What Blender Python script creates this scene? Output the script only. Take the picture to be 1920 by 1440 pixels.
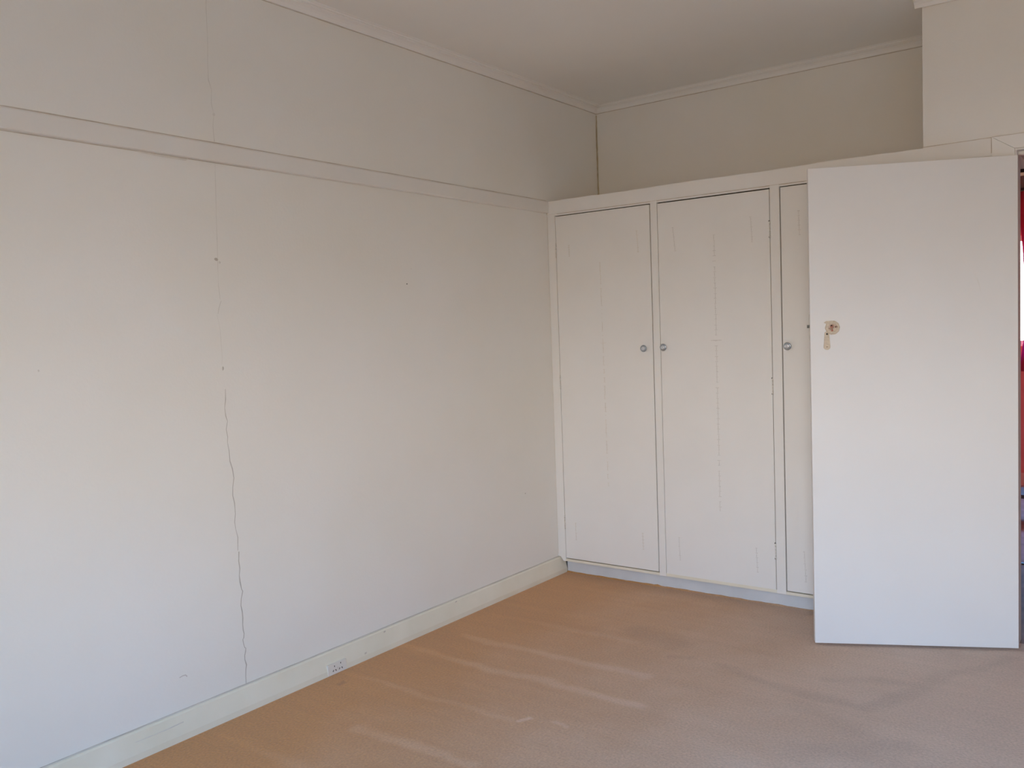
import bpy, bmesh, math, random
from mathutils import Vector, Matrix
random.seed(7)
sc = bpy.context.scene
C = sc.collection
for o in list(bpy.data.objects):
    bpy.data.objects.remove(o, do_unlink=True)

# ------------------------------------------------------------------ camera
CAM = Vector((2.78197, -4.10329, 1.39035))
YAW, PITCH, ROLL, FPX = math.radians(-36.8175), math.radians(3.3852), math.radians(-2.0792), 1635.15
fw = Vector((math.sin(YAW)*math.cos(PITCH), math.cos(YAW)*math.cos(PITCH), -math.sin(PITCH)))
r0 = Vector((math.cos(YAW), -math.sin(YAW), 0)); u0 = r0.cross(fw)
rr = r0*math.cos(ROLL) + u0*math.sin(ROLL); uu = -r0*math.sin(ROLL) + u0*math.cos(ROLL)
cd = bpy.data.cameras.new('camera'); cam = bpy.data.objects.new('camera', cd); C.objects.link(cam)
cd.sensor_width = 36; cd.lens = FPX/1920*36; cd.clip_start = .02
m = Matrix((rr, uu, -fw)).transposed().to_4x4(); m.translation = CAM
cam.matrix_world = m
sc.camera = cam

# ------------------------------------------------------------------ world, light, exposure
sc.view_settings.view_transform = 'Standard'; sc.view_settings.look = 'None'
sc.view_settings.gamma = 1; sc.view_settings.use_curve_mapping = False
sc.view_settings.exposure = 0.37
sc.cycles.use_denoising = True; sc.cycles.use_adaptive_sampling = True; sc.cycles.adaptive_threshold = .03
sc.cycles.max_bounces = 12; sc.cycles.diffuse_bounces = 8
SKY_HIGH, SKY_LOW = (4.3, 12.3, 25.0), (14.8, 15.1, 16.4)
HAZE, GROUND = (10.0, 8.8, 7.7), (2.5, 1.6, .9)
w = bpy.data.worlds.new('daylight'); sc.world = w; w.use_nodes = True
nt = w.node_tree; nt.nodes.clear()
tc = nt.nodes.new('ShaderNodeTexCoord'); sp = nt.nodes.new('ShaderNodeSeparateXYZ')
mr = nt.nodes.new('ShaderNodeMapRange'); mr.inputs['From Min'].default_value = -1; mr.inputs['From Max'].default_value = 1
rp = nt.nodes.new('ShaderNodeValToRGB'); bg = nt.nodes.new('ShaderNodeBackground'); ow = nt.nodes.new('ShaderNodeOutputWorld')
nt.links.new(tc.outputs['Generated'], sp.inputs[0]); nt.links.new(sp.outputs['Z'], mr.inputs['Value'])
nt.links.new(mr.outputs[0], rp.inputs[0]); nt.links.new(rp.outputs[0], bg.inputs[0]); nt.links.new(bg.outputs[0], ow.inputs[0])
e = rp.color_ramp.elements
WS = 28.0
for i, (p, c) in enumerate([(0.0, GROUND), (.46, GROUND), (.485, HAZE), (.525, HAZE), (.55, SKY_LOW), (.60, SKY_LOW), (.70, SKY_HIGH), (1.0, SKY_HIGH)]):
    el = e[i] if i < 2 else e.new(p)
    el.position = p; el.color = (c[0]/WS, c[1]/WS, c[2]/WS, 1)
bg.inputs[1].default_value = WS*1.0

def portal(loc, rot, sx, sy):
    l = bpy.data.lights.new('window_portal', 'AREA'); l.shape = 'RECTANGLE'; l.size = sx; l.size_y = sy
    l.cycles.is_portal = True
    o = bpy.data.objects.new('window_portal', l); o.location = loc; o.rotation_euler = rot; C.objects.link(o)

ROOM_W, ROOM_Y = 3.95, -4.75          # right wall x, rear wall y
CEIL = 2.737
WIN = (1.9, 3.6, .72, 2.12)           # window opening in the rear wall, behind the camera: x0,x1,z0,z1
FARY = 4.0                            # far wall of the red room
FWIN = (.75, 2.20, 1.13, 2.02)
portal(((WIN[0]+WIN[1])/2, ROOM_Y-.11, (WIN[2]+WIN[3])/2), (math.radians(90), 0, 0), WIN[1]-WIN[0], WIN[3]-WIN[2])
portal(((FWIN[0]+FWIN[1])/2, FARY+.12, (FWIN[2]+FWIN[3])/2), (math.radians(90), 0, math.radians(180)), FWIN[1]-FWIN[0], FWIN[3]-FWIN[2])

# ------------------------------------------------------------------ materials
def mat(name, col, rough=.6, noise=.03, scale=3.0, bump=0.0, bscale=60.0, metal=0.0, spec=.5, tint=None, emit=None):
    m = bpy.data.materials.new(name); m.use_nodes = True; n = m.node_tree.nodes; l = m.node_tree.links
    b = n['Principled BSDF']; b.inputs['Roughness'].default_value = rough; b.inputs['Metallic'].default_value = metal
    b.inputs['Specular IOR Level'].default_value = spec
    t = n.new('ShaderNodeTexCoord')
    ns = n.new('ShaderNodeTexNoise'); ns.inputs['Scale'].default_value = scale; ns.inputs['Detail'].default_value = 4
    l.new(t.outputs['Object'], ns.inputs['Vector'])
    rmp = n.new('ShaderNodeMapRange'); rmp.inputs['From Min'].default_value = .3; rmp.inputs['From Max'].default_value = .7
    l.new(ns.outputs[0], rmp.inputs['Value'])
    mx = n.new('ShaderNodeMix'); mx.data_type = 'RGBA'
    a = [c*(1-noise) for c in col]; bb = [min(1, c*(1+noise)) for c in col]
    if tint: a = list(tint)
    mx.inputs['A'].default_value = (*a, 1); mx.inputs['B'].default_value = (*bb, 1)
    l.new(rmp.outputs[0], mx.inputs['Factor']); l.new(mx.outputs['Result'], b.inputs['Base Color'])
    if bump:
        n2 = n.new('ShaderNodeTexNoise'); n2.inputs['Scale'].default_value = bscale; n2.inputs['Detail'].default_value = 3
        l.new(t.outputs['Object'], n2.inputs['Vector'])
        bp = n.new('ShaderNodeBump'); bp.inputs['Strength'].default_value = bump; bp.inputs['Distance'].default_value = .002
        l.new(n2.outputs[0], bp.inputs['Height']); l.new(bp.outputs[0], b.inputs['Normal'])
    return m

M = {}
M['wall'] = mat('wall_paint', (.83, .80, .745), .75, .02, 1.3, .25, 90, tint=(.815, .78, .70), spec=.3)
M['gloss'] = mat('cream_enamel', (.83, .805, .755), .42, .015, 4, .15, 35, spec=.4)
M['skirt'] = mat('skirting_enamel', (.81, .755, .62), .45, .03, 5, .15, 40, tint=(.77, .71, .56), spec=.4)
M['kick'] = mat('shaded_kick_paint', (.66, .665, .66), .6, .06, 6, .3, 60, tint=(.60, .61, .61))  # shade of the kick recess put into the paint: darker and greyer
M['rail'] = mat('picture_rail_paint', (.80, .765, .705), .5, .02, 4, .15, 35, spec=.4)
M['ceil'] = mat('ceiling_paint', (.87, .84, .795), .85, .015, 2, .1, 60, spec=.2)
M['doorw'] = mat('door_enamel', (.80, .785, .76), .4, .012, 3, .12, 30, spec=.4)
M['line'] = mat('joint_dust_and_shade', (.60, .53, .44), .9, .15, 14)
M['faint'] = mat('faint_joint_dust', (.74, .69, .61), .9, .08, 14)
M['yellow'] = mat('yellowed_filler', (.55, .47, .31), .9, .12, 10)
M['crack'] = mat('plaster_crack', (.52, .47, .40), .95, .15, 20)
M['cfaint'] = mat('hairline_crack', (.72, .68, .61), .95, .08, 20)
M['mark'] = mat('filled_nail_mark', (.69, .655, .60), .7, .1, 60)
M['dark'] = mat('cupboard_inside', (.10, .08, .06), .9)
M['chrome'] = mat('worn_chrome', (.42, .46, .50), .28, .1, 40, metal=.85)
M['knobc'] = mat('chrome_disc', (.70, .73, .76), .35, .05, 60, metal=.6)
M['steel'] = mat('dark_steel', (.10, .10, .09), .4, .1, 30, metal=.8)
M['hinge'] = mat('painted_hinge', (.70, .66, .59), .5, .08, 60)
M['beige'] = mat('old_cream_paint', (.64, .54, .41), .6, .12, 120, .5, 200)
M['brown'] = mat('brown_stained_wood', (.42, .30, .21), .8, .25, 90, .5, 200)
M['pinkish'] = mat('pinkish_filler', (.62, .46, .38), .8, .12, 90, .4, 200)
M['bare'] = mat('bare_reddish_wood', (.42, .17, .12), .8, .25, 150, .4, 200)
M['hole'] = mat('hole_shadow', (.06, .045, .03), .9)
M['plastic'] = mat('aged_plastic', (.78, .73, .65), .35, .02, 10)
M['red'] = mat('red_wall_paint', (.82, .15, .13), .6, .05, 4)
M['redskirt'] = mat('coral_skirting', (.80, .33, .24), .5, .05, 4)
M['frieze'] = mat('brown_frieze', (.20, .15, .11), .8, .08, 5)
M['stain'] = mat('dark_wood_and_shade', (.03, .02, .018), .4, .3, 10)
M['timber'] = mat('grey_brown_boards', (.30, .22, .19), .75, .25, 6, spec=.15)
M['polish'] = mat('reddish_boards', (.42, .24, .22), .7, .2, 6, spec=.15)
M['jamb'] = mat('jamb_enamel', (.74, .69, .66), .45, .02, 5)
M['stainp'] = mat('smudge', (.62, .56, .50), .8, .05, 30)

def translucent(name, col):
    m = bpy.data.materials.new(name); m.use_nodes = True; n = m.node_tree.nodes; l = m.node_tree.links
    n.clear(); o = n.new('ShaderNodeOutputMaterial'); d = n.new('ShaderNodeBsdfDiffuse'); t = n.new('ShaderNodeBsdfTranslucent'); x = n.new('ShaderNodeMixShader')
    d.inputs[0].default_value = (*col[0], 1); t.inputs[0].default_value = (*col[1], 1); x.inputs[0].default_value = .35
    l.new(d.outputs[0], x.inputs[1]); l.new(t.outputs[0], x.inputs[2]); l.new(x.outputs[0], o.inputs[0]); return m
M['curtain'] = translucent('red_curtain_cloth', ((.80, .09, .12), (.60, .08, .38)))
def glass():
    m = bpy.data.materials.new('window_glass'); m.use_nodes = True; n = m.node_tree.nodes; l = m.node_tree.links
    n.clear(); o = n.new('ShaderNodeOutputMaterial'); g = n.new('ShaderNodeBsdfGlossy'); t = n.new('ShaderNodeBsdfTransparent'); x = n.new('ShaderNodeMixShader')
    g.inputs['Roughness'].default_value = .02; x.inputs[0].default_value = .05
    l.new(t.outputs[0], x.inputs[1]); l.new(g.outputs[0], x.inputs[2]); l.new(x.outputs[0], o.inputs[0]); return m
M['glass'] = glass()

# carpet: short pile with fine mottle, vacuum streaks and trodden marks in the pile
CARPET, CARPET_GREY = (.55, .245, .052), (.575, .405, .29)
def carpet():
    m = bpy.data.materials.new('tan_carpet'); m.use_nodes = True; n = m.node_tree.nodes; l = m.node_tree.links
    b = n['Principled BSDF']; b.inputs['Roughness'].default_value = .95; b.inputs['Specular IOR Level'].default_value = .1
    b.inputs['Sheen Weight'].default_value = .25; b.inputs['Sheen Roughness'].default_value = .6
    t = n.new('ShaderNodeTexCoord')
    wob = n.new('ShaderNodeTexNoise'); wob.inputs['Scale'].default_value = 5; wob.inputs['Detail'].default_value = 5
    l.new(t.outputs['Object'], wob.inputs['Vector'])
    sub = n.new('ShaderNodeVectorMath'); sub.operation = 'SUBTRACT'; sub.inputs[1].default_value = (.5, .5, .5)
    l.new(wob.outputs['Color'], sub.inputs[0])
    scl = n.new('ShaderNodeVectorMath'); scl.operation = 'SCALE'; scl.inputs['Scale'].default_value = .10
    l.new(sub.outputs[0], scl.inputs[0])
    add = n.new('ShaderNodeVectorMath'); add.operation = 'ADD'
    l.new(t.outputs['Object'], add.inputs[0]); l.new(scl.outputs[0], add.inputs[1])
    sep = n.new('ShaderNodeSeparateXYZ'); l.new(add.outputs[0], sep.inputs[0])
    def M2(op, a, bb=None, c=None):
        q = n.new('ShaderNodeMath'); q.operation = op
        for i, v in enumerate((a, bb, c)):
            if v is None: continue
            if isinstance(v, (int, float)): q.inputs[i].default_value = v
            else: l.new(v, q.inputs[i])
        return q.outputs[0]
    def seg(ax, ay, bx, by, wd):
        L2 = (bx-ax)**2+(by-ay)**2
        px = M2('SUBTRACT', sep.outputs[0], ax); py = M2('SUBTRACT', sep.outputs[1], ay)
        tt = M2('ADD', M2('MULTIPLY', px, (bx-ax)/L2), M2('MULTIPLY', py, (by-ay)/L2))
        tt = M2('MINIMUM', M2('MAXIMUM', tt, 0.0), 1.0)
        dx = M2('SUBTRACT', px, M2('MULTIPLY', tt, bx-ax)); dy = M2('SUBTRACT', py, M2('MULTIPLY', tt, by-ay))
        d = M2('SQRT', M2('ADD', M2('MULTIPLY', dx, dx), M2('MULTIPLY', dy, dy)))
        q = n.new('ShaderNodeMapRange'); q.interpolation_type = 'SMOOTHERSTEP'
        q.inputs['From Min'].default_value = 0; q.inputs['From Max'].default_value = wd
        q.inputs['To Min'].default_value = 1; q.inputs['To Max'].default_value = 0
        l.new(d, q.inputs['Value']); return q.outputs[0]
    def total(segs):
        o = None
        for s in segs:
            v = M2('MULTIPLY', seg(*s[:5]), s[5]); o = v if o is None else M2('MAXIMUM', o, v)
        return o
    light = total([(.20, -1.10, 1.13, -1.08, .05, .9), (.02, -1.345, 1.25, -1.338, .05, 1.0), (.03, -1.70, .92, -1.67, .035, .55),
                   (.49, -2.02, 1.0, -2.01, .05, .9), (.955, -1.66, .968, -1.62, .022, 1.6), (1.05, -1.60, 1.10, -1.62, .02, .9), (.15, -.78, .9, -.76, .04, .4),
                   (.10, -2.33, .9, -2.33, .05, .6)])
    dark = total([(1.35, -.82, 1.70, -.92, .05, .55), (1.70, -.92, 1.94, -.93, .06, .8), (1.94, -.93, 2.03, -.72, .06, .8), (2.03, -.72, 2.09, -.47, .06, .6),
                  (1.76, -.74, 2.07, -.59, .05, .5), (2.07, -.58, 2.29, -.16, .05, .5), (1.73, -1.02, 1.95, -1.12, .09, .4), (1.85, -1.37, 2.12, -1.15, .10, .5),
                  (.85, -.62, 1.10, -.70, .12, .55), (1.13, -.83, 1.20, -.80, .04, .5), (.121, -1.775, .121, -1.80, .022, 1.4), (1.3, -.2, 2.0, -.25, .2, .3)])
    big = n.new('ShaderNodeTexNoise'); big.inputs['Scale'].default_value = 2.2; big.inputs['Detail'].default_value = 5; big.inputs['Roughness'].default_value = .6
    l.new(t.outputs['Object'], big.inputs['Vector'])
    fine = n.new('ShaderNodeTexNoise'); fine.inputs['Scale'].default_value = 110; fine.inputs['Detail'].default_value = 3
    l.new(t.outputs['Object'], fine.inputs['Vector'])
    mp = n.new('ShaderNodeMapping'); mp.inputs['Scale'].default_value = (1.2, 22, 1); l.new(t.outputs['Object'], mp.inputs[0])
    stk = n.new('ShaderNodeTexNoise'); stk.inputs['Scale'].default_value = 1.0; stk.inputs['Detail'].default_value = 4; l.new(mp.outputs[0], stk.inputs['Vector'])
    v = M2('ADD', 1.0, M2('MULTIPLY', M2('SUBTRACT', big.outputs[0], .5), .22))
    v = M2('ADD', v, M2('MULTIPLY', M2('SUBTRACT', fine.outputs[0], .5), .62))
    v = M2('ADD', v, M2('MULTIPLY', M2('SUBTRACT', stk.outputs[0], .5), .16))
    v = M2('ADD', v, M2('MULTIPLY', light, .11)); v = M2('SUBTRACT', v, M2('MULTIPLY', dark, .16))
    # orange-to-grey shift along x is put into the base colour, broken by noise
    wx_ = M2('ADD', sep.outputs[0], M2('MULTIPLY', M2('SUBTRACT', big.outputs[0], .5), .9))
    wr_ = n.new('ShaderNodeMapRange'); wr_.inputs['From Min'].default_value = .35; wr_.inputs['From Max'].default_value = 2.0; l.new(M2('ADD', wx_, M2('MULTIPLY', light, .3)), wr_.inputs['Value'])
    wm = n.new('ShaderNodeMix'); wm.data_type = 'RGBA'; wm.inputs['A'].default_value = (*CARPET, 1); wm.inputs['B'].default_value = (*CARPET_GREY, 1)
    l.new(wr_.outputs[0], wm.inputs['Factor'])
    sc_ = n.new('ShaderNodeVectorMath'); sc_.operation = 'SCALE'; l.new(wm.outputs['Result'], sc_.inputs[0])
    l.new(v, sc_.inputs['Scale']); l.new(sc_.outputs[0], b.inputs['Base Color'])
    bp = n.new('ShaderNodeBump'); bp.inputs['Strength'].default_value = .6; bp.inputs['Distance'].default_value = .004
    l.new(fine.outputs[0], bp.inputs['Height']); l.new(bp.outputs[0], b.inputs['Normal'])
    return m
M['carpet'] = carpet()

# ------------------------------------------------------------------ helpers
def box(bm, x0, x1, y0, y1, z0, z1):
    v = [bm.verts.new(p) for p in ((x0,y0,z0),(x1,y0,z0),(x1,y1,z0),(x0,y1,z0),(x0,y0,z1),(x1,y0,z1),(x1,y1,z1),(x0,y1,z1))]
    for f in ((0,3,2,1),(4,5,6,7),(0,1,5,4),(1,2,6,5),(2,3,7,6),(3,0,4,7)): bm.faces.new([v[i] for i in f])
def obj(name, bm, m, parent=None, bevel=0, smooth=False, label=None):
    bmesh.ops.recalc_face_normals(bm, faces=bm.faces)
    me = bpy.data.meshes.new(name); bm.to_mesh(me); bm.free()
    if m is not None: me.materials.append(M[m])
    o = bpy.data.objects.new(name, me); C.objects.link(o)
    if parent is not None: o.parent = parent
    if bevel:
        b = o.modifiers.new('bevel', 'BEVEL'); b.width = bevel; b.segments = 2; b.limit_method = 'ANGLE'
    if smooth:
        for p in me.polygons: p.use_smooth = True
    if label: o['label'] = label
    return o
def bx(name, m, parent, *r, bevel=0, label=None):
    bm = bmesh.new(); box(bm, *r); return obj(name, bm, m, parent, bevel, label=label)
def empty(name, loc=(0,0,0), rz=0):
    o = bpy.data.objects.new(name, None); o.location = loc; o.rotation_euler = (0, 0, rz); o.empty_display_size = .1; C.objects.link(o); return o
def struct(o, label, cat):
    o['kind'] = 'structure'; o['label'] = label; o['category'] = cat; return o
def tag(o, label, cat, group=None):
    o['label'] = label; o['category'] = cat
    if group: o['group'] = group
    return o
def extrude(name, prof, a, b, m, parent=None, along='y', flip=1, cap=True):
    """prof: list of (out, z); out is measured along +x (along='y') or -y (along='x', wall face at base)"""
    bm = bmesh.new(); rings = []
    for s in (a, b):
        ring = []
        for (q, z) in prof:
            ring.append(bm.verts.new((q, s, z) if along == 'y' else (s, q, z)))
        rings.append(ring)
    n = len(prof)
    for i in range(n):
        j = (i+1) % n
        bm.faces.new((rings[0][i], rings[0][j], rings[1][j], rings[1][i]))
    if cap:
        bm.faces.new(rings[0]); bm.faces.new(rings[1][::-1])
    return obj(name, bm, m, parent)
def ribbon(name, pts, wd, m, parent, axis, off, jitter=.25, thick=.0006):
    """thin raised line on a wall; axis 'x' : pts (y,z) on plane x=off ; 'y' : pts (x,z) on plane y=off"""
    bm = bmesh.new(); P = [Vector(p) for p in pts]; L = []; Rr = []
    for i, p in enumerate(P):
        d = (P[min(i+1, len(P)-1)] - P[max(i-1, 0)]).normalized(); nrm = Vector((-d.y, d.x))
        ww = (wd[i] if isinstance(wd, (list, tuple)) else wd) * (1 + random.uniform(-jitter, jitter))/2
        for sgn, lst in ((1, L), (-1, Rr)):
            q = p + nrm*ww*sgn
            if axis == 'x': a = (off+thick, q.x, q.y)
            elif axis == 'y': a = (q.x, off-thick, q.y)
            lst.append(bm.verts.new(a))
    for i in range(len(P)-1): bm.faces.new((L[i], L[i+1], Rr[i+1], Rr[i]))
    o = obj(name, bm, m, parent)
    return o
def lathe(name, prof, m, parent, loc, axis=Vector((0, -1, 0)), n=24, label=None):
    """prof (r, h) with h along axis"""
    axis = axis.normalized(); a = axis.orthogonal().normalized(); b = axis.cross(a); bm = bmesh.new(); rings = []
    loc = Vector(loc)
    for (r, h) in prof:
        if r < 1e-6: rings.append([bm.verts.new(loc+axis*h)])
        else: rings.append([bm.verts.new(loc+axis*h+(a*math.cos(2*math.pi*k/n)+b*math.sin(2*math.pi*k/n))*r) for k in range(n)])
    for A, B in zip(rings, rings[1:]):
        for k in range(n):
            j = (k+1) % n
            if len(A) == 1 and len(B) == 1: continue
            if len(A) == 1: bm.faces.new((A[0], B[j], B[k]))
            elif len(B) == 1: bm.faces.new((A[k], A[j], B[0]))
            else: bm.faces.new((A[k], A[j], B[j], B[k]))
    return obj(name, bm, m, parent, smooth=True, label=label)
def grid_wall(name, m, rects):
    bm = bmesh.new()
    for r in rects: box(bm, *r)
    return obj(name, bm, m)

# ------------------------------------------------------------------ key dimensions (metres)
ZR, ZR2, ZC, ZB = 2.117, 2.049, 2.701, .094
D = .5665; XB = 1.953; HX, HY = 2.311, -.0447; PHI = .45985
DOOR_X0, DOOR_X1 = 2.302, 3.125; DOOR_Z = 2.052
LY = ROOM_Y

# ------------------------------------------------------------------ room shell
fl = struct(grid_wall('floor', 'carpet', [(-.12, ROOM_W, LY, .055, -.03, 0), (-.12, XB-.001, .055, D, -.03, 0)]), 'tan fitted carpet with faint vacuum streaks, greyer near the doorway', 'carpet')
wl = struct(grid_wall('wall_left', 'wall', [(-.12, 0, LY-.12, D+.12, 0, CEIL)]), 'left plaster wall with a long vertical hairline crack', 'wall')
wb = struct(grid_wall('wall_back', 'wall', [(0, XB, D, D+.12, -.03, CEIL), (XB, DOOR_X0-.02, 0, D+.12, DOOR_Z+.02, CEIL), (XB, DOOR_X0-.02, 0, .105, -.03, DOOR_Z+.02),
      (DOOR_X0-.02, DOOR_X1+.02, 0, .105, DOOR_Z+.02, CEIL), (DOOR_X1+.02, ROOM_W, 0, .105, -.03, CEIL)]), 'back plaster wall set back above the built-in wardrobe', 'wall')
wr = struct(grid_wall('wall_right', 'wall', [(ROOM_W, ROOM_W+.12, LY-.12, .12, 0, CEIL)]), 'right plaster wall beyond the doorway', 'wall')
X0, X1, Z0, Z1 = WIN
wre = struct(grid_wall('wall_rear', 'wall', [(0, X0, LY-.12, LY, 0, CEIL), (X1, ROOM_W, LY-.12, LY, 0, CEIL), (X0, X1, LY-.12, LY, 0, Z0), (X0, X1, LY-.12, LY, Z1, CEIL)]), 'rear plaster wall with the bedroom window', 'wall')
ce = struct(bx('ceiling', 'ceil', None, -.12, ROOM_W+.12, LY-.12, D+.12, CEIL, CEIL+.1), 'flat off-white ceiling with a shallow cornice', 'ceiling')

# windows: built along local x, outside towards local +y
def window_parts(root, W, H, ya, yb, n, sill=True):
    t = .045; X0, X1 = -W/2, W/2
    bm = bmesh.new()
    for r in ((X0, X0+t, ya, yb, 0, H), (X1-t, X1, ya, yb, 0, H), (X0+t, X1-t, ya, yb, 0, t), (X0+t, X1-t, ya, yb, H-t, H)): box(bm, *r)
    obj('window_frame', bm, 'gloss', root)
    for k in range(1, n):
        x = X0+W*k/n; bx('mullion', 'gloss', root, x-.02, x+.02, ya, yb, t, H-t)
    for k in range(n):
        a = X0+W*k/n + (t if k == 0 else .02); b = X0+W*(k+1)/n - (t if k == n-1 else .02)
        ym = (ya+yb)/2; bx('pane', 'glass', root, a, b, ym-.002, ym+.002, t, H-t)
    if sill: bx('window_sill', 'gloss', root, X0-.05, X1+.05, -.05, ya, -.03, 0)
wn = struct(empty('window_1', ((X0+X1)/2, LY, Z0), math.pi), 'wide white timber window in the rear wall', 'window')
window_parts(wn, X1-X0, Z1-Z0, .03, .09, 3)

# picture rail on left wall, rear and right
def rail_prof(s=1, base=0): return [(base+s*.0005, ZR2), (base+s*.012, ZR2+.002), (base+s*.014, ZR2+.006), (base+s*.014, ZR-.006), (base+s*.011, ZR-.001), (base+s*.0005, ZR)]
t1 = struct(extrude('trim_1', rail_prof(), LY, -.006, 'rail'), 'flat cream picture rail along the left wall', 'picture rail')
def wavy(a, b, z, n=24, amp=.0006, ax=0): return [(a+(b-a)*i/n, z+random.uniform(-amp, amp)) for i in range(n+1)]
ribbon('dust_shade_line', wavy(LY, -.006, ZR+.0025, 40), .0055, 'line', t1, 'x', 0, .2)
ribbon('dust_shade_line', wavy(LY, -1.95, ZR2-.0015, 24), .0045, 'line', t1, 'x', 0, .3)
ribbon('dust_shade_line', [(-2.45, ZR2-.004), (-2.36, ZR2-.006), (-2.27, ZR2-.007), (-2.26, ZR2-.002)], [.004, .007, .007, .003], 'faint', t1, 'x', .0004, .1)
ribbon('dust_shade_line', wavy(-1.95, -.35, ZR2-.001, 16), .003, 'faint', t1, 'x', 0, .3)
t2 = struct(extrude('trim_2', [(ROOM_W-.0005, ZR2), (ROOM_W-.014, ZR2+.003), (ROOM_W-.014, ZR-.003), (ROOM_W-.0005, ZR)], LY, -.02, 'gloss'), 'flat cream picture rail along the right wall', 'picture rail')

# cornices (shallow cove with a fillet) : out from wall, z
cp = [(.0005, ZC), (.006, ZC), (.008, ZC+.004), (.013, ZC+.012), (.023, ZC+.019), (.036, ZC+.0235), (.0365, ZC+.029), (.041, ZC+.030), (.044, ZC+.0265), (.048, ZC+.0265), (.051, ZC+.0325), (.057, ZC+.033), (.061, CEIL-.0002), (.0005, CEIL-.0002)]
t3 = struct(extrude('trim_3', cp, LY, D, 'ceil'), 'coved cornice above the left wall', 'cornice')
ribbon('dust_shade_line', wavy(LY, D, ZC-.002, 50), .0045, 'line', t3, 'x', 0, .25)
t4 = struct(extrude('trim_4', [(D-a, b) for a, b in cp], .01, XB-.0005, 'ceil', along='x'), 'coved cornice at the back of the recess over the wardrobe', 'cornice')
ribbon('dust_shade_line', wavy(.0, XB, ZC-.002, 24), .0045, 'line', t4, 'y', D, .25)
t5 = struct(extrude('trim_5', [(-a, b) for a, b in cp], XB-.028, ROOM_W, 'ceil', along='x'), 'coved cornice on the wall above the doorway', 'cornice')
ribbon('dust_shade_line', wavy(XB, ROOM_W, ZC-.002, 24), .004, 'faint', t5, 'y', 0, .25)
# yellowed corner line in the recess
ribbon('yellow_stain', [(D-.002-.004, 2.13+.02*i) for i in range(29)], .007, 'yellow', wl, 'x', 0, .5)
ribbon('yellow_stain', [(.003, 2.13+.02*i) for i in range(29)], .006, 'yellow', wb, 'y', D, .4)

# skirtings
sp_ = [(.0015, 0), (.0015, ZB-.004), (.003, ZB), (.008, ZB-.001), (.013, ZB-.006), (.030, .022), (.031, 0)]
b1 = struct(extrude('baseboard_left', sp_, LY, .043, 'skirt'), 'cream skirting board along the left wall', 'skirting board')
ribbon('dust_shade_line', wavy(LY, .0, ZB+.0022, 40), .0032, 'line', b1, 'x', .0003, .3)
for (y, z) in [(-.93, .085), (-1.42, .083), (-1.55, .03)]:
    ribbon('scuff', [(y-.006, z), (y+.006, z+.002)], .006, 'line', b1, 'x', .0165 if z > .05 else .0285, .3)
ribbon('scuff', [(-2.60, .062), (-2.50, .060), (-2.42, .063)], .003, 'faint', b1, 'x', .0225, .3)
b2 = struct(extrude('baseboard_right', [(ROOM_W-a, b) for a, b in sp_], LY, -.001, 'skirt'), 'cream skirting board along the right wall', 'skirting board')
b3 = struct(extrude('baseboard_rear', [(LY+a, b) for a, b in sp_], .04, ROOM_W-.04, 'skirt', along='x'), 'cream skirting board along the rear wall', 'skirting board')

# crack in the left wall (y, z)
ck = [(-2.144, 2.701), (-2.150, 2.60), (-2.151, 2.50), (-2.156, 2.40), (-2.157, 2.344), (-2.146, 2.31), (-2.150, 2.26), (-2.142, 2.222), (-2.149, 2.18), (-2.146, 2.125)]
ribbon('crack', ck, .0026, 'cfaint', wl, 'x', 0, .5)
ck = [(-2.149, 2.045), (-2.152, 1.95), (-2.156, 1.85), (-2.158, 1.76), (-2.160, 1.695), (-2.162, 1.64), (-2.163, 1.60), (-2.159, 1.55)]
ribbon('crack', ck, .002, 'cfaint', wl, 'x', 0, .5)
ck = [(-2.176, 1.494), (-2.166, 1.44), (-2.165, 1.38), (-2.164, 1.33), (-2.168, 1.31)]
ribbon('crack', ck, .002, 'cfaint', wl, 'x', 0, .5)
def fromimg(pts): return pts
ck = [(-2.158, 1.22), (-2.160, 1.18), (-2.166, 1.15), (-2.163, 1.12), (-2.157, 1.10), (-2.164, 1.07), (-2.160, 1.04), (-2.162, 1.02), (-2.157, .99), (-2.156, .95), (-2.147, .92), (-2.143, .885), (-2.150, .85),
      (-2.152, .82), (-2.146, .79), (-2.145, .75), (-2.150, .72), (-2.147, .69), (-2.140, .66), (-2.143, .61)]
ribbon('crack', ck, [.0022+.0006*random.random() for _ in ck], 'crack', wl, 'x', 0, .4)
ck = [(-2.139, .605), (-2.142, .57), (-2.139, .54), (-2.143, .515), (-2.141, .49), (-2.136, .46), (-2.132, .452), (-2.140, .425), (-2.143, .40), (-2.139, .375), (-2.138, .35), (-2.140, .325), (-2.139, .305),
      (-2.136, .29), (-2.138, .275), (-2.143, .268), (-2.140, .25), (-2.137, .236), (-2.132, .233), (-2.134, .22), (-2.139, .205), (-2.139, .19), (-2.135, .175), (-2.133, .168), (-2.137, .15), (-2.139, .125), (-2.139, .096)]
ribbon('crack', ck, .0036, 'crack', wl, 'x', 0, .25)
ribbon('crack', [(-2.155, 1.545), (-2.166, 1.52), (-2.172, 1.497)], .004, 'cfaint', wl, 'x', .0002, .3)
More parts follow.
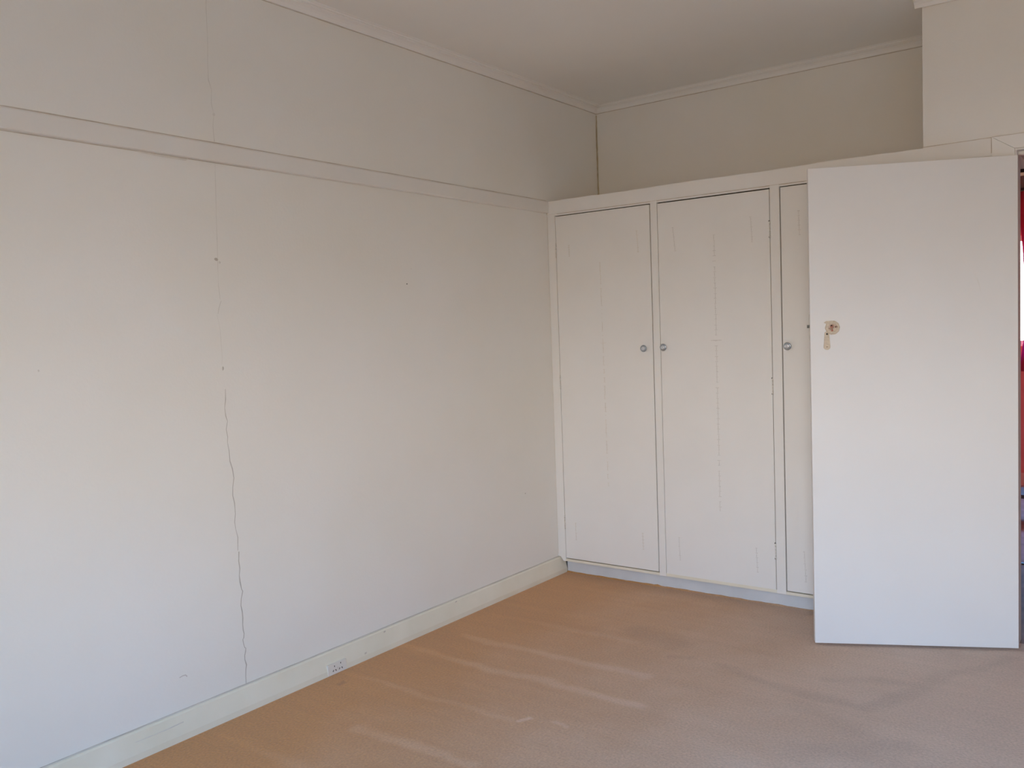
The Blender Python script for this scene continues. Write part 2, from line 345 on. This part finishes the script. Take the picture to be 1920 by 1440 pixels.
# chips and marks on the wall
def mark(y, z, w_, h_, m, n=9):
    bm = bmesh.new(); c = bm.verts.new((.0012, y, z)); ring = []
    for k in range(n):
        a = 2*math.pi*k/n; s = random.uniform(.65, 1.2); ring.append(bm.verts.new((.0003, y+math.cos(a)*w_*s, z+math.sin(a)*h_*s)))
    for k in range(n): bm.faces.new((c, ring[k], ring[(k+1) % n]))
    obj('plaster_chip', bm, m, wl)
mark(-2.165, 1.696, .010, .006, 'crack'); mark(-2.152, 1.686, .006, .005, 'cfaint'); mark(-2.1625, 1.296, .004, .009, 'crack'); mark(-2.143, 2.224, .006, .006, 'cfaint')
mark(-1.163, 1.63, .004, .003, 'hole'); mark(-.302, .512, .005, .0035, 'crack'); mark(-2.822, 1.325, .004, .004, 'cfaint'); mark(-1.13, 1.70, .003, .003, 'cfaint')
ribbon('scuff', [(-2.412, .214), (-2.400, .217), (-2.388, .216), (-2.382, .208)], .004, 'stainp', wl, 'x', .0002, .2)

# ------------------------------------------------------------------ built-in wardrobe
wd = tag(empty('wardrobe', (XB/2, 0, 0)), 'white built-in wardrobe with flush hinged doors filling the corner beside the open door', 'wardrobe')
ox = XB/2
def wx(name, m, x0, x1, y0, y1, z0, z1, parent=wd, bevel=0, label=None):
    return bx(name, m, parent, x0-ox, x1-ox, y0, y1, z0, z1, bevel=bevel, label=label)
DT, DB = 2.031, .091; LIP = .0735
posts = [(.0, .0515), (.6450, .6835), (1.2785, 1.3245), (1.9135, XB)]
doors = [(.0515, .6450, 'R', 0), (.6835, 1.2785, 'L', 1), (1.3245, 1.9135, 'L', 2)]
# fascia board with uneven top edge
bm = bmesh.new(); n = 60; top = []; bot = []
xs = [0.002+(2.213-.002)*i/n for i in range(n+1)]
for y in (-.005, .016):
    rowt = [bm.verts.new((x-ox, y, ZR-.004+(.0015*math.sin(x*9)+random.uniform(-.0012, .0012) if 0 < i < n else 0))) for i, x in enumerate(xs)]
    rowb = [bm.verts.new((x-ox, y, ZR2-.007)) for x in xs]; top.append(rowt); bot.append(rowb)
for i in range(n):
    bm.faces.new((top[0][i], top[0][i+1], bot[0][i+1], bot[0][i])); bm.faces.new((top[1][i], bot[1][i], bot[1][i+1], top[1][i+1]))
    bm.faces.new((top[0][i], top[1][i], top[1][i+1], top[0][i+1])); bm.faces.new((bot[0][i], bot[0][i+1], bot[1][i+1], bot[1][i]))
for i in (0, n): bm.faces.new((top[0][i], bot[0][i], bot[1][i], top[1][i]))
# the back of the fascia over the wall must not enter the wall: trim it there
for v in bm.verts:
    if v.co.x+ox > XB-.03 and v.co.y > 0: v.co.y = -.0003
obj('fascia', bm, 'gloss', wd)
ribbon('dust_shade_line', [(x-ox, ZR2-.0085) for x in [i*XB/30 for i in range(1, 31)]], .0036, 'line', wd, 'y', 0, .3)  # shadow line under the fascia edge, painted on as a dark strip
ribbon('dust_shade_line', [(-ox+.0025, ZR2-.005), (-ox+.0025, ZR-.006)], .004, 'yellow', wd, 'y', -.0052, .2)
ribbon('dust_shade_line', [(x-ox, ZR-.0005) for x in [XB+(2.213-XB)*i/6 for i in range(7)]], .003, 'line', wd, 'y', -.0002, .3)
wx('top_panel', 'gloss', .002, XB-.002, .017, D-.002, ZR-.022, ZR-.006)
wx('head_rail', 'gloss', .0, XB, .0, .020, DT, ZR2-.007)
wx('back_liner', 'dark', .03, XB-.002, .19, .20, .0, ZR-.025)
wx('base_panel', 'dark', .03, XB-.002, .062, .19, .07, .082)
# stiles, first one notched around the skirting
bm = bmesh.new()
pr = [(.0005, ZR2-.0075), (.0515, ZR2-.0075), (.0515, LIP), (.036, LIP), (.0325, .0775), (.0165, ZB+.0035), (.004, ZB+.0045), (.0005, ZB+.006)]
f = [bm.verts.new((a-ox, -.0015, b)) for a, b in pr]; g = [bm.verts.new((a-ox, .020, b)) for a, b in pr]
bm.faces.new(f); bm.faces.new(g[::-1])
for i in range(len(pr)): bm.faces.new((f[i], g[i], g[(i+1) % len(pr)], f[(i+1) % len(pr)]))
obj('stile', bm, 'gloss', wd)
for (a, b) in posts[1:]:
    wx('stile', 'gloss', a, b, -.0008, .020, LIP, ZR2-.0075, bevel=.0012)
ribbon('dust_shade_line', [(.0018-ox, z) for z in [.11+.06*i for i in range(33)]], .003, 'faint', wd, 'y', -.0017, .3)
for (a, b, s, k) in doors:
    wx('bottom_rail', 'skirt', a, b, .0004, .020, LIP+.001, DB-.003 if k != 1 else DB-.001)
# door leaves
ladders = {0: dict(c=(.334, 1.751, .345, .548), cross=1.315, corners=[(.137, 1.86, .139, 1.80), (.562, 1.898, .568, 1.789), (.123, .30, .124, .205), (.549, .289, .551, .202)]),
           1: dict(c=(.992, 1.837, .994, .474), cross=1.314, corners=[(.770, 1.894, .781, 1.776), (1.182, 1.904, 1.188, 1.785), (.762, .290, .766, .172), (1.178, .284, 1.183, .165)]),
           2: dict(c=(1.64, 1.84, 1.64, .48), cross=1.314, corners=[(1.414, 1.908, 1.417, 1.797), (1.415, .294, 1.421, .150), (1.82, 1.9, 1.82, 1.79), (1.82, .29, 1.82, .17)])}
for (a, b, side, k) in doors:
    g = .0016
    gl = {0: .0020, 1: .0022, 2: .0050}[k]; gr_ = {0: .0062, 1: .0038, 2: .002}[k]
    gt = {0: .0046, 1: .0058, 2: .0046}[k]; gb = {0: .0050, 1: .0004, 2: .0052}[k]
    zt = DT-gt; zb = DB-.003+gb
    d = wx('cupboard_door', 'gloss', a+gl, b-gr_, .0012, .019, zb, zt, bevel=.001)
    # filled nail marks: columns of little raised dashes
    L = ladders[k]; bm = bmesh.new()
    def dash(x, z, w_, h_):
        box(bm, x-w_/2-ox, x+w_/2-ox, .0004, .0014, z-h_/2, z+h_/2)
    (x0, z0, x1, z1) = L['c']; nn = 52
    for i in range(nn+1):
        t = i/nn; x = x0+(x1-x0)*t; z = z0+(z1-z0)*t
        dash(x+random.uniform(-.001, .001), z+random.uniform(-.002, .002), random.uniform(.010, .018) if k != 0 else random.uniform(.006, .011), .0026)
        if random.random() < (.8 if k else .6): dash(x+random.uniform(-.0015, .0015), z-(z0-z1)/nn/2, .0028, (z0-z1)/nn*.85)
    if k: dash(x0+.001, L['cross'], .058, .0035)
    else: dash(x0+.006, L['cross'], .035, .002)
    obj('nail_mark_column', bm, 'mark' if k else 'faint', d, label='faint vertical column of filled nail marks')['kind'] = 'stuff'
    for (x0, z0, x1, z1) in L['corners']:
        bm = bmesh.new()
        for i in range(6):
            t = i/5; dash(x0+(x1-x0)*t+random.uniform(-.001, .001), z0+(z1-z0)*t, random.uniform(.007, .012), .0035)
            if i < 5: dash(x0+(x1-x0)*(t+.1), z0+(z1-z0)*(t+.1), .0028, (z0-z1)/5*.7)
        obj('nail_mark_row', bm, 'mark' if k else 'faint', d)
    # knob
    kx, kz = {0: (.5945, 1.281), 1: (.709, 1.285), 2: (1.3575, 1.278)}[k]
    kb = lathe('knob', [(0, .0), (.0075, .0), (.0075, .004), (.0045, .006), (.0045, .011), (.012, .014), (.0175, .018), (.0185, .021), (.0175, .0235), (.0125, .0245), (.011, .0235)], 'chrome', d, (kx-ox, .0012, kz))
    lathe('knob_cap', [(.011, .0235), (.0105, .0255), (.006, .0262), (0, .0264)], 'knobc', kb, (kx-ox, .0012, kz))
    # hinges
    hxx = a+.0008 if side == 'R' else b-.0012
    for hz in ({0: (1.838, 1.10, .30), 1: (1.835, 1.085, .280), 2: (1.835, 1.085, .28)}[k]):
        h = empty('hinge', (hxx-ox, .0, hz)); h.parent = wd
        for j in range(5):
            lathe('knuckle', [(0, 0), (.0036, .0004), (.0036, .0145), (0, .0150)], 'hinge', h, (0, -.0012, -.0395+j*.016), Vector((0, 0, 1)), 12)
        if k == 1:
            for q in (-.036, .040): bx('screw_head', 'steel', h, -.006, -.001, -.0018, -.0002, q-.003, q+.003)
# kickboard with slightly ragged carpet line
wx('kickboard', 'kick', .0325, XB, .043, .060, .0005, LIP+.006)
bm = bmesh.new(); xs = [.033+(XB-.035)*i/90 for i in range(91)]
prev = None
for i, x in enumerate(xs):
    h = .0035+.0025*abs(math.sin(x*31)*math.sin(x*13+1))+random.uniform(0, .0012) + (.006 if abs(x-.60) < .012 else 0)
    cur = [bm.verts.new((x, .0425, h)), bm.verts.new((x, .036, h*.6)), bm.verts.new((x, .030, .0002))]
    if prev:
        for j in range(2): bm.faces.new((prev[j], cur[j], cur[j+1], prev[j+1]))
    prev = cur
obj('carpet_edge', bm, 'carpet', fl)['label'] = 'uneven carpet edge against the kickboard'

# ------------------------------------------------------------------ doorway trim
ar = struct(empty('trim_6', (DOOR_X0, 0, 0)), 'cream architrave framing the doorway', 'architrave')
ax = DOOR_X0
bm = bmesh.new(); A0, A1 = 2.2140, 2.296   # left leg
top_o = ZR-.002; top_i = DOOR_Z+.006
pts = [(A0, 0), (A1+.014, 0), (A1+.014, top_i), (A0, top_o)]
def slab(name, pts, y0, y1, m, parent, dx=0):
    bm = bmesh.new(); f = [bm.verts.new((a-dx, y0, b)) for a, b in pts]; g = [bm.verts.new((a-dx, y1, b)) for a, b in pts]
    bm.faces.new(f); bm.faces.new(g[::-1])
    for i in range(len(pts)): bm.faces.new((f[i], g[i], g[(i+1) % len(pts)], f[(i+1) % len(pts)]))
    return obj(name, bm, m, parent, bevel=.001)
AR = DOOR_X1+.09
slab('architrave_leg', [(A0, 0), (DOOR_X0-.006, 0), (DOOR_X0-.006, top_i), (A0, top_o)], -.013, -.0003, 'gloss', ar, ax)
slab('architrave_head', [(A0+.0008, top_o), (DOOR_X0-.0055, top_i+.0006), (DOOR_X1+.006, top_i), (AR, top_o)], -.013, -.0003, 'gloss', ar, ax)
slab('architrave_leg', [(DOOR_X1+.006, 0), (AR, 0), (AR, top_o), (DOOR_X1+.006, top_i)], -.013, -.0003, 'gloss', ar, ax)
bx('jamb', 'jamb', ar, DOOR_X0-.019-ax, DOOR_X0-ax, .0, .11, 0, DOOR_Z)
bx('jamb', 'jamb', ar, DOOR_X1-ax, DOOR_X1+.019-ax, .0, .11, 0, DOOR_Z)
bx('head_jamb', 'gloss', ar, DOOR_X0-.019-ax, DOOR_X1+.019-ax, .0, .11, DOOR_Z, DOOR_Z+.019)
bx('door_stop', 'gloss', ar, DOOR_X0-ax, DOOR_X1-ax, .045, .075, DOOR_Z-.012, DOOR_Z)
ribbon('dust_shade_line', [(2.2135-ax, ZR2+.002), (2.2135-ax, ZR-.004)], .003, 'line', ar, 'y', -.0131, .2)
ribbon('dust_shade_line', [(2.2135-ax+(AR-2.2135)*i/12, ZR+.0005) for i in range(13)], .003, 'line', ar, 'y', -.0004, .2)
t7 = struct(bx('trim_7', 'gloss', None, AR, ROOM_W, -.013, -.0003, ZR2, ZR), 'picture rail on the wall right of the doorway', 'picture rail')

# ------------------------------------------------------------------ open door (local: x runs from hinge to free edge, -y is towards the viewer)
dr = struct(empty('door_1', (HX, HY, .0104), math.pi+PHI), 'open flush white passage door missing its knob, standing in front of the wardrobe', 'door')
# local frame: +x = towards the free edge, +y = away from room side seen (rotated by pi) -> visible face is at local y=0, body towards local -y
bx('door_leaf', 'doorw', dr, 0, .805, -.033, 0, 0, 2.015, bevel=.0015)
# visible face normal in local space is +y
def ring(cx_, cz_, prof, m, name, parent, n=28, jag=0, arc=(0, 1)):
    bm = bmesh.new(); R_ = []
    for (r, h) in prof:
        R_.append([bm.verts.new((cx_+math.cos(2*math.pi*k/n)*r*(1+jag*math.sin(k*2.3+1)*(1 if r > .02 else .6)), h, cz_+math.sin(2*math.pi*k/n)*r*(1+jag*math.sin(k*2.3+1)))) for k in range(n)])
    for A, B in zip(R_, R_[1:]):
        for k in range(n): bm.faces.new((A[k], A[(k+1) % n], B[(k+1) % n], B[k]))
    return obj(name, bm, m, parent, smooth=True)
RX, RZ = .716, 1.3615-.0104
rose = ring(RX, RZ, [(.0290, .0), (.0290, .0035), (.0265, .0065), (.0205, .0070), (.0165, .0055), (.0150, .0010)], 'beige', 'rose_plate', dr, jag=.03)
rose['label'] = 'round cream rose plate left around the missing knob'
bm = bmesh.new()   # torn lip of old paint, upper left of the rose (towards the free edge)
pl = [(.742, 1.3785), (.7505, 1.3835), (.741, 1.3895), (.728, 1.3905), (.714, 1.3870), (.704, 1.381), (.716, 1.381), (.730, 1.3775)]
f = [bm.verts.new((a, .0068, b-.0104)) for a, b in pl]; g_ = [bm.verts.new((a, .0, b-.0104)) for a, b in pl]
bm.faces.new(f)
for i in range(len(pl)): bm.faces.new((f[i], g_[i], g_[(i+1) % len(pl)], f[(i+1) % len(pl)]))
obj('paint_lip', bm, 'beige', rose)
def disc(cx_, cz_, rx, rz, y, m, name, parent, n=16, jag=.15, depth=.001):
    bm = bmesh.new(); c = bm.verts.new((cx_, y, cz_)); R_ = []
    for k in range(n):
        s = 1+random.uniform(-jag, jag); a = 2*math.pi*k/n; R_.append(bm.verts.new((cx_+math.cos(a)*rx*s, y-depth, cz_+math.sin(a)*rz*s)))
    for k in range(n): bm.faces.new((c, R_[k], R_[(k+1) % n]))
    return obj(name, bm, m, parent)
disc(RX, RZ, .0188, .0188, .0030, 'pinkish', 'spindle_plate', rose, 20, .02, .0004)
disc(RX+.002, RZ+.002, .0085, .0125, .0042, 'brown', 'rough_recess', rose, 14, .25)
disc(RX+.003, RZ+.0045, .0062, .0078, .0048, 'bare', 'spindle_hole', rose, 14, .2)
disc(RX+.0045, RZ+.0085, .0045, .0035, .0054, 'hole', 'spindle_shadow', rose, 12, .3)
disc(RX+.001, RZ-.0110, .0042, .0075, .0048, 'bare', 'bare_patch', rose, 12, .35)
disc(RX+.0135, RZ-.0030, .0060, .0030, .0046, 'brown', 'chipped_paint', rose, 12, .4)
disc(RX-.0165, RZ+.0035, .0075, .0036, .0074, 'brown', 'chipped_paint', rose, 12, .4)
disc(RX-.0120, RZ+.0025, .0030, .0022, .0080, 'hole', 'screw_hole', rose, 10, .2)
disc(RX-.0095, RZ-.0085, .0080, .0065, .0050, 'beige', 'old_paint_patch', rose, 12, .2)
# keyhole cover below
bm = bmesh.new(); KX = .7385
prof = []
for k in range(13):
    a = math.pi*k/12; prof.append((math.cos(a)*.0085, 1.338+math.sin(a)*.0085))
for k in range(17):
    a = math.pi+math.pi*k/16; prof.append((math.cos(a)*.0125, 1.2815+math.sin(a)*.0125))
f = [bm.verts.new((KX+a, .004, b-.0104)) for a, b in prof]; g_ = [bm.verts.new((KX+a*1.1, .0, b-.0104)) for a, b in prof]
bm.faces.new(f)
for i in range(len(prof)): bm.faces.new((f[i], g_[i], g_[(i+1) % len(prof)], f[(i+1) % len(prof)]))
kc = obj('keyhole_cover', bm, 'beige', dr, label='narrow cream keyhole cover hanging below the rose plate')
disc(KX, 1.3355-.0104, .0042, .0042, .0050, 'hole', 'screw', kc)
disc(KX+.001, 1.282-.0104, .0050, .0032, .0048, 'brown', 'pin', kc)
# latch on the free edge
lt = bx('latch_bolt', 'steel', dr, .8045, .8145, -.024, -.012, 1.363-.0104, 1.376-.0104, bevel=.001)
bx('latch_plate', 'hinge', dr, .8045, .8058, -.028, -.006, 1.30, 1.41)
# faint scuff on the leaf
bm = bmesh.new(); P_ = [(.165, 1.555), (.150, 1.53), (.142, 1.50), (.139, 1.47), (.146, 1.50), (.158, 1.53)]
M['scuff'] = mat('door_scuff', (.775, .755, .72), .5, .03, 40)
f = [bm.verts.new((a, .0004, b)) for a, b in P_]; bm.faces.new(f); obj('scuff', bm, 'scuff', dr)
for hz in (.22, 1.78):
    h = empty('door_hinge', (-.003, -.036, hz)); h.parent = dr
    for j in range(5): lathe('knuckle', [(0, 0), (.005, .0005), (.005, .0165), (0, .017)], 'hinge', h, (0, 0, j*.018), Vector((0, 0, 1)), 12)

# ------------------------------------------------------------------ double power outlet set in the skirting
OY, OZ = -1.716, .022
ou = tag(empty('power_outlet', (.0302, OY, .002)), 'small aged double power outlet in the left skirting board, low by the carpet', 'power outlet')
bm = bmesh.new()
def oslab(y0, y1, z0, z1, x0, x1, m, name, parent=ou):
    b_ = bmesh.new(); 
    def sx(z): return .0302+0*z
    box(b_, x0, x1, y0, y1, z0, z1); return obj(name, b_, m, parent, bevel=.0008)
oslab(-.050, .050, .0, .044, -.012, .004, 'plastic', 'face_plate')
def slot(y, z, ang, l=.009, wd_=.0026, m='hole', nm='socket_slot'):
    b_ = bmesh.new(); c, s = math.cos(ang), math.sin(ang); P = []
    for (u, v) in ((-l/2, -wd_/2), (l/2, -wd_/2), (l/2, wd_/2), (-l/2, wd_/2)): P.append((y+u*c-v*s, z+u*s+v*c))
    f = [b_.verts.new((.0046, *p)) for p in P]; g = [b_.verts.new((.0035, *p)) for p in P]
    b_.faces.new(f)
    for i in range(4): b_.faces.new((f[i], g[i], g[(i+1) % 4], f[(i+1) % 4]))
    obj(nm, b_, m, ou)
for cy_ in (-.016, .018):
    slot(cy_-.007, .015, math.radians(60), .008, .0034); slot(cy_+.007, .015, math.radians(-60), .008, .0034); slot(cy_, .033 if cy_ < 0 else .037, math.radians(90), .006, .0034)
lathe('screw_head', [(0, .0), (.003, .0), (.003, .001), (0, .0015)], 'hinge', ou, (.004, .001, .022), Vector((1, 0, 0)), 12)

# ------------------------------------------------------------------ hallway and red room seen through the doorway
HYW = 1.41
hf = struct(bx('floor_hall', 'timber', None, .6, 4.6, .055, HYW, -.03, -.001), 'dark boards of the hallway floor', 'floor')
rf = struct(bx('floor_red_room', 'polish', None, .3, 4.6, HYW, FARY, -.03, .001), 'reddish polished boards of the room across the hall', 'floor')
struct(bx('trim_8', 'stain', None, 1.86, 2.9, HYW-.012, HYW+.012, .0012, .006), 'dark threshold strip across the hallway doorway', 'threshold')
struct(grid_wall('wall_hall', 'red', [(.6, 1.84, HYW+.0, HYW+.12, 0, CEIL), (2.92, 4.6, HYW, HYW+.12, 0, CEIL), (1.84, 2.92, HYW, HYW+.12, 2.20, CEIL)]), 'red wall on the far side of the hallway', 'wall')
struct(bx('trim_9', 'stain', None, 1.84, 2.92, HYW-.005, HYW+.125, 2.155, 2.20), 'dark bar for the shadow at the door head across the hallway', 'door head')  # dark colour stands in for the shadow at the opposite door head
struct(grid_wall('wall_hall_end', 'wall', [(.5, .6, .69, FARY+.1, 0, CEIL), (4.6, 4.7, .0, FARY+.1, 0, CEIL)]), 'end walls of the hallway', 'wall')
struct(grid_wall('wall_hall_near', 'wall', [(ROOM_W+.12, 4.6, 0, .12, 0, CEIL)]), 'near wall of the hallway', 'wall')
a0, a1, c0, c1 = FWIN
struct(grid_wall('wall_far', 'red', [(.6, a0, FARY, FARY+.1, 0, 2.36), (a1, 4.6, FARY, FARY+.1, 0, 2.36), (a0, a1, FARY, FARY+.1, 0, c0), (a0, a1, FARY, FARY+.1, c1, 2.36)]), 'red far wall of the room across the hall', 'wall')
struct(bx('wall_far_frieze', 'frieze', None, .6, 4.6, FARY, FARY+.1, 2.36, CEIL), 'brown frieze above the red far wall', 'wall')
struct(bx('baseboard_far', 'redskirt', None, .6, 4.6, FARY-.02, FARY-.0005, .001, .10), 'coral skirting board of the red room', 'skirting board')
struct(bx('ceiling_hall', 'ceil', None, .5, 4.7, D+.12, FARY+.1, CEIL, CEIL+.1), 'ceiling over the hallway and red room', 'ceiling')
struct(bx('ceiling_hall_side', 'ceil', None, ROOM_W+.12, 4.7, 0, D+.12, CEIL, CEIL+.1), 'ceiling at the hallway end', 'ceiling')
w2 = struct(empty('window_2', ((a0+a1)/2, FARY, c0)), 'bright window in the far red wall', 'window')
window_parts(w2, a1-a0, c1-c0, .03, .08, 1, False)
# curtain: pleated cloth hanging beside the bright window
bm = bmesh.new(); prev = None; cx0, cx1 = 1.885, 2.45; n = 60
for i in range(n+1):
    t = i/n; y = FARY-.07+.025*math.sin(t*math.pi*2*7)
    col_ = []
    for j in range(13):
        z = .93+(2.36-.93)*j/12; pull = .012*max(0, 1-abs(z-1.5)/.4)
        over = .035*max(0, (z-1.86)/.5)   # spreads over the pane near the top
        low = .03*max(0, (1.16-z)/.2)
        col_.append(bm.verts.new((cx0-over-low+pull*(1-t)+(cx1-cx0)*t, y, z)))
    if prev:
        for j in range(12): bm.faces.new((prev[j], prev[j+1], col_[j+1], col_[j]))
    prev = col_
cu = obj('curtain', bm, 'curtain', None, smooth=True)
sd = cu.modifiers.new('thick', 'SOLIDIFY'); sd.thickness = .002
tag(cu, 'red curtain glowing magenta beside the bright window through the doorway', 'curtain')
bm = bmesh.new(); box(bm, 1.05, 2.6, FARY-.075, FARY-.055, 2.365, 2.385); box(bm, 1.10, 1.12, FARY-.06, FARY, 2.366, 2.384); box(bm, 2.5, 2.52, FARY-.06, FARY, 2.366, 2.384)
tag(obj('curtain_rod', bm, 'stain'), 'dark curtain rod above the window of the red room', 'curtain rod')
# low stool whose dark edge shows in the doorway strip
st = tag(empty('stool', (2.02, 2.62, .001)), 'low dark-topped stool glimpsed on the boards past the doorway', 'stool')
bx('seat', 'stain', st, -.17, .17, -.15, .15, .17, .195, bevel=.004)
for (p, q) in ((-.14, -.12), (.14, -.12), (-.14, .12), (.14, .12)): bx('leg', 'polish', st, p-.015, p+.015, q-.015, q+.015, 0, .17)
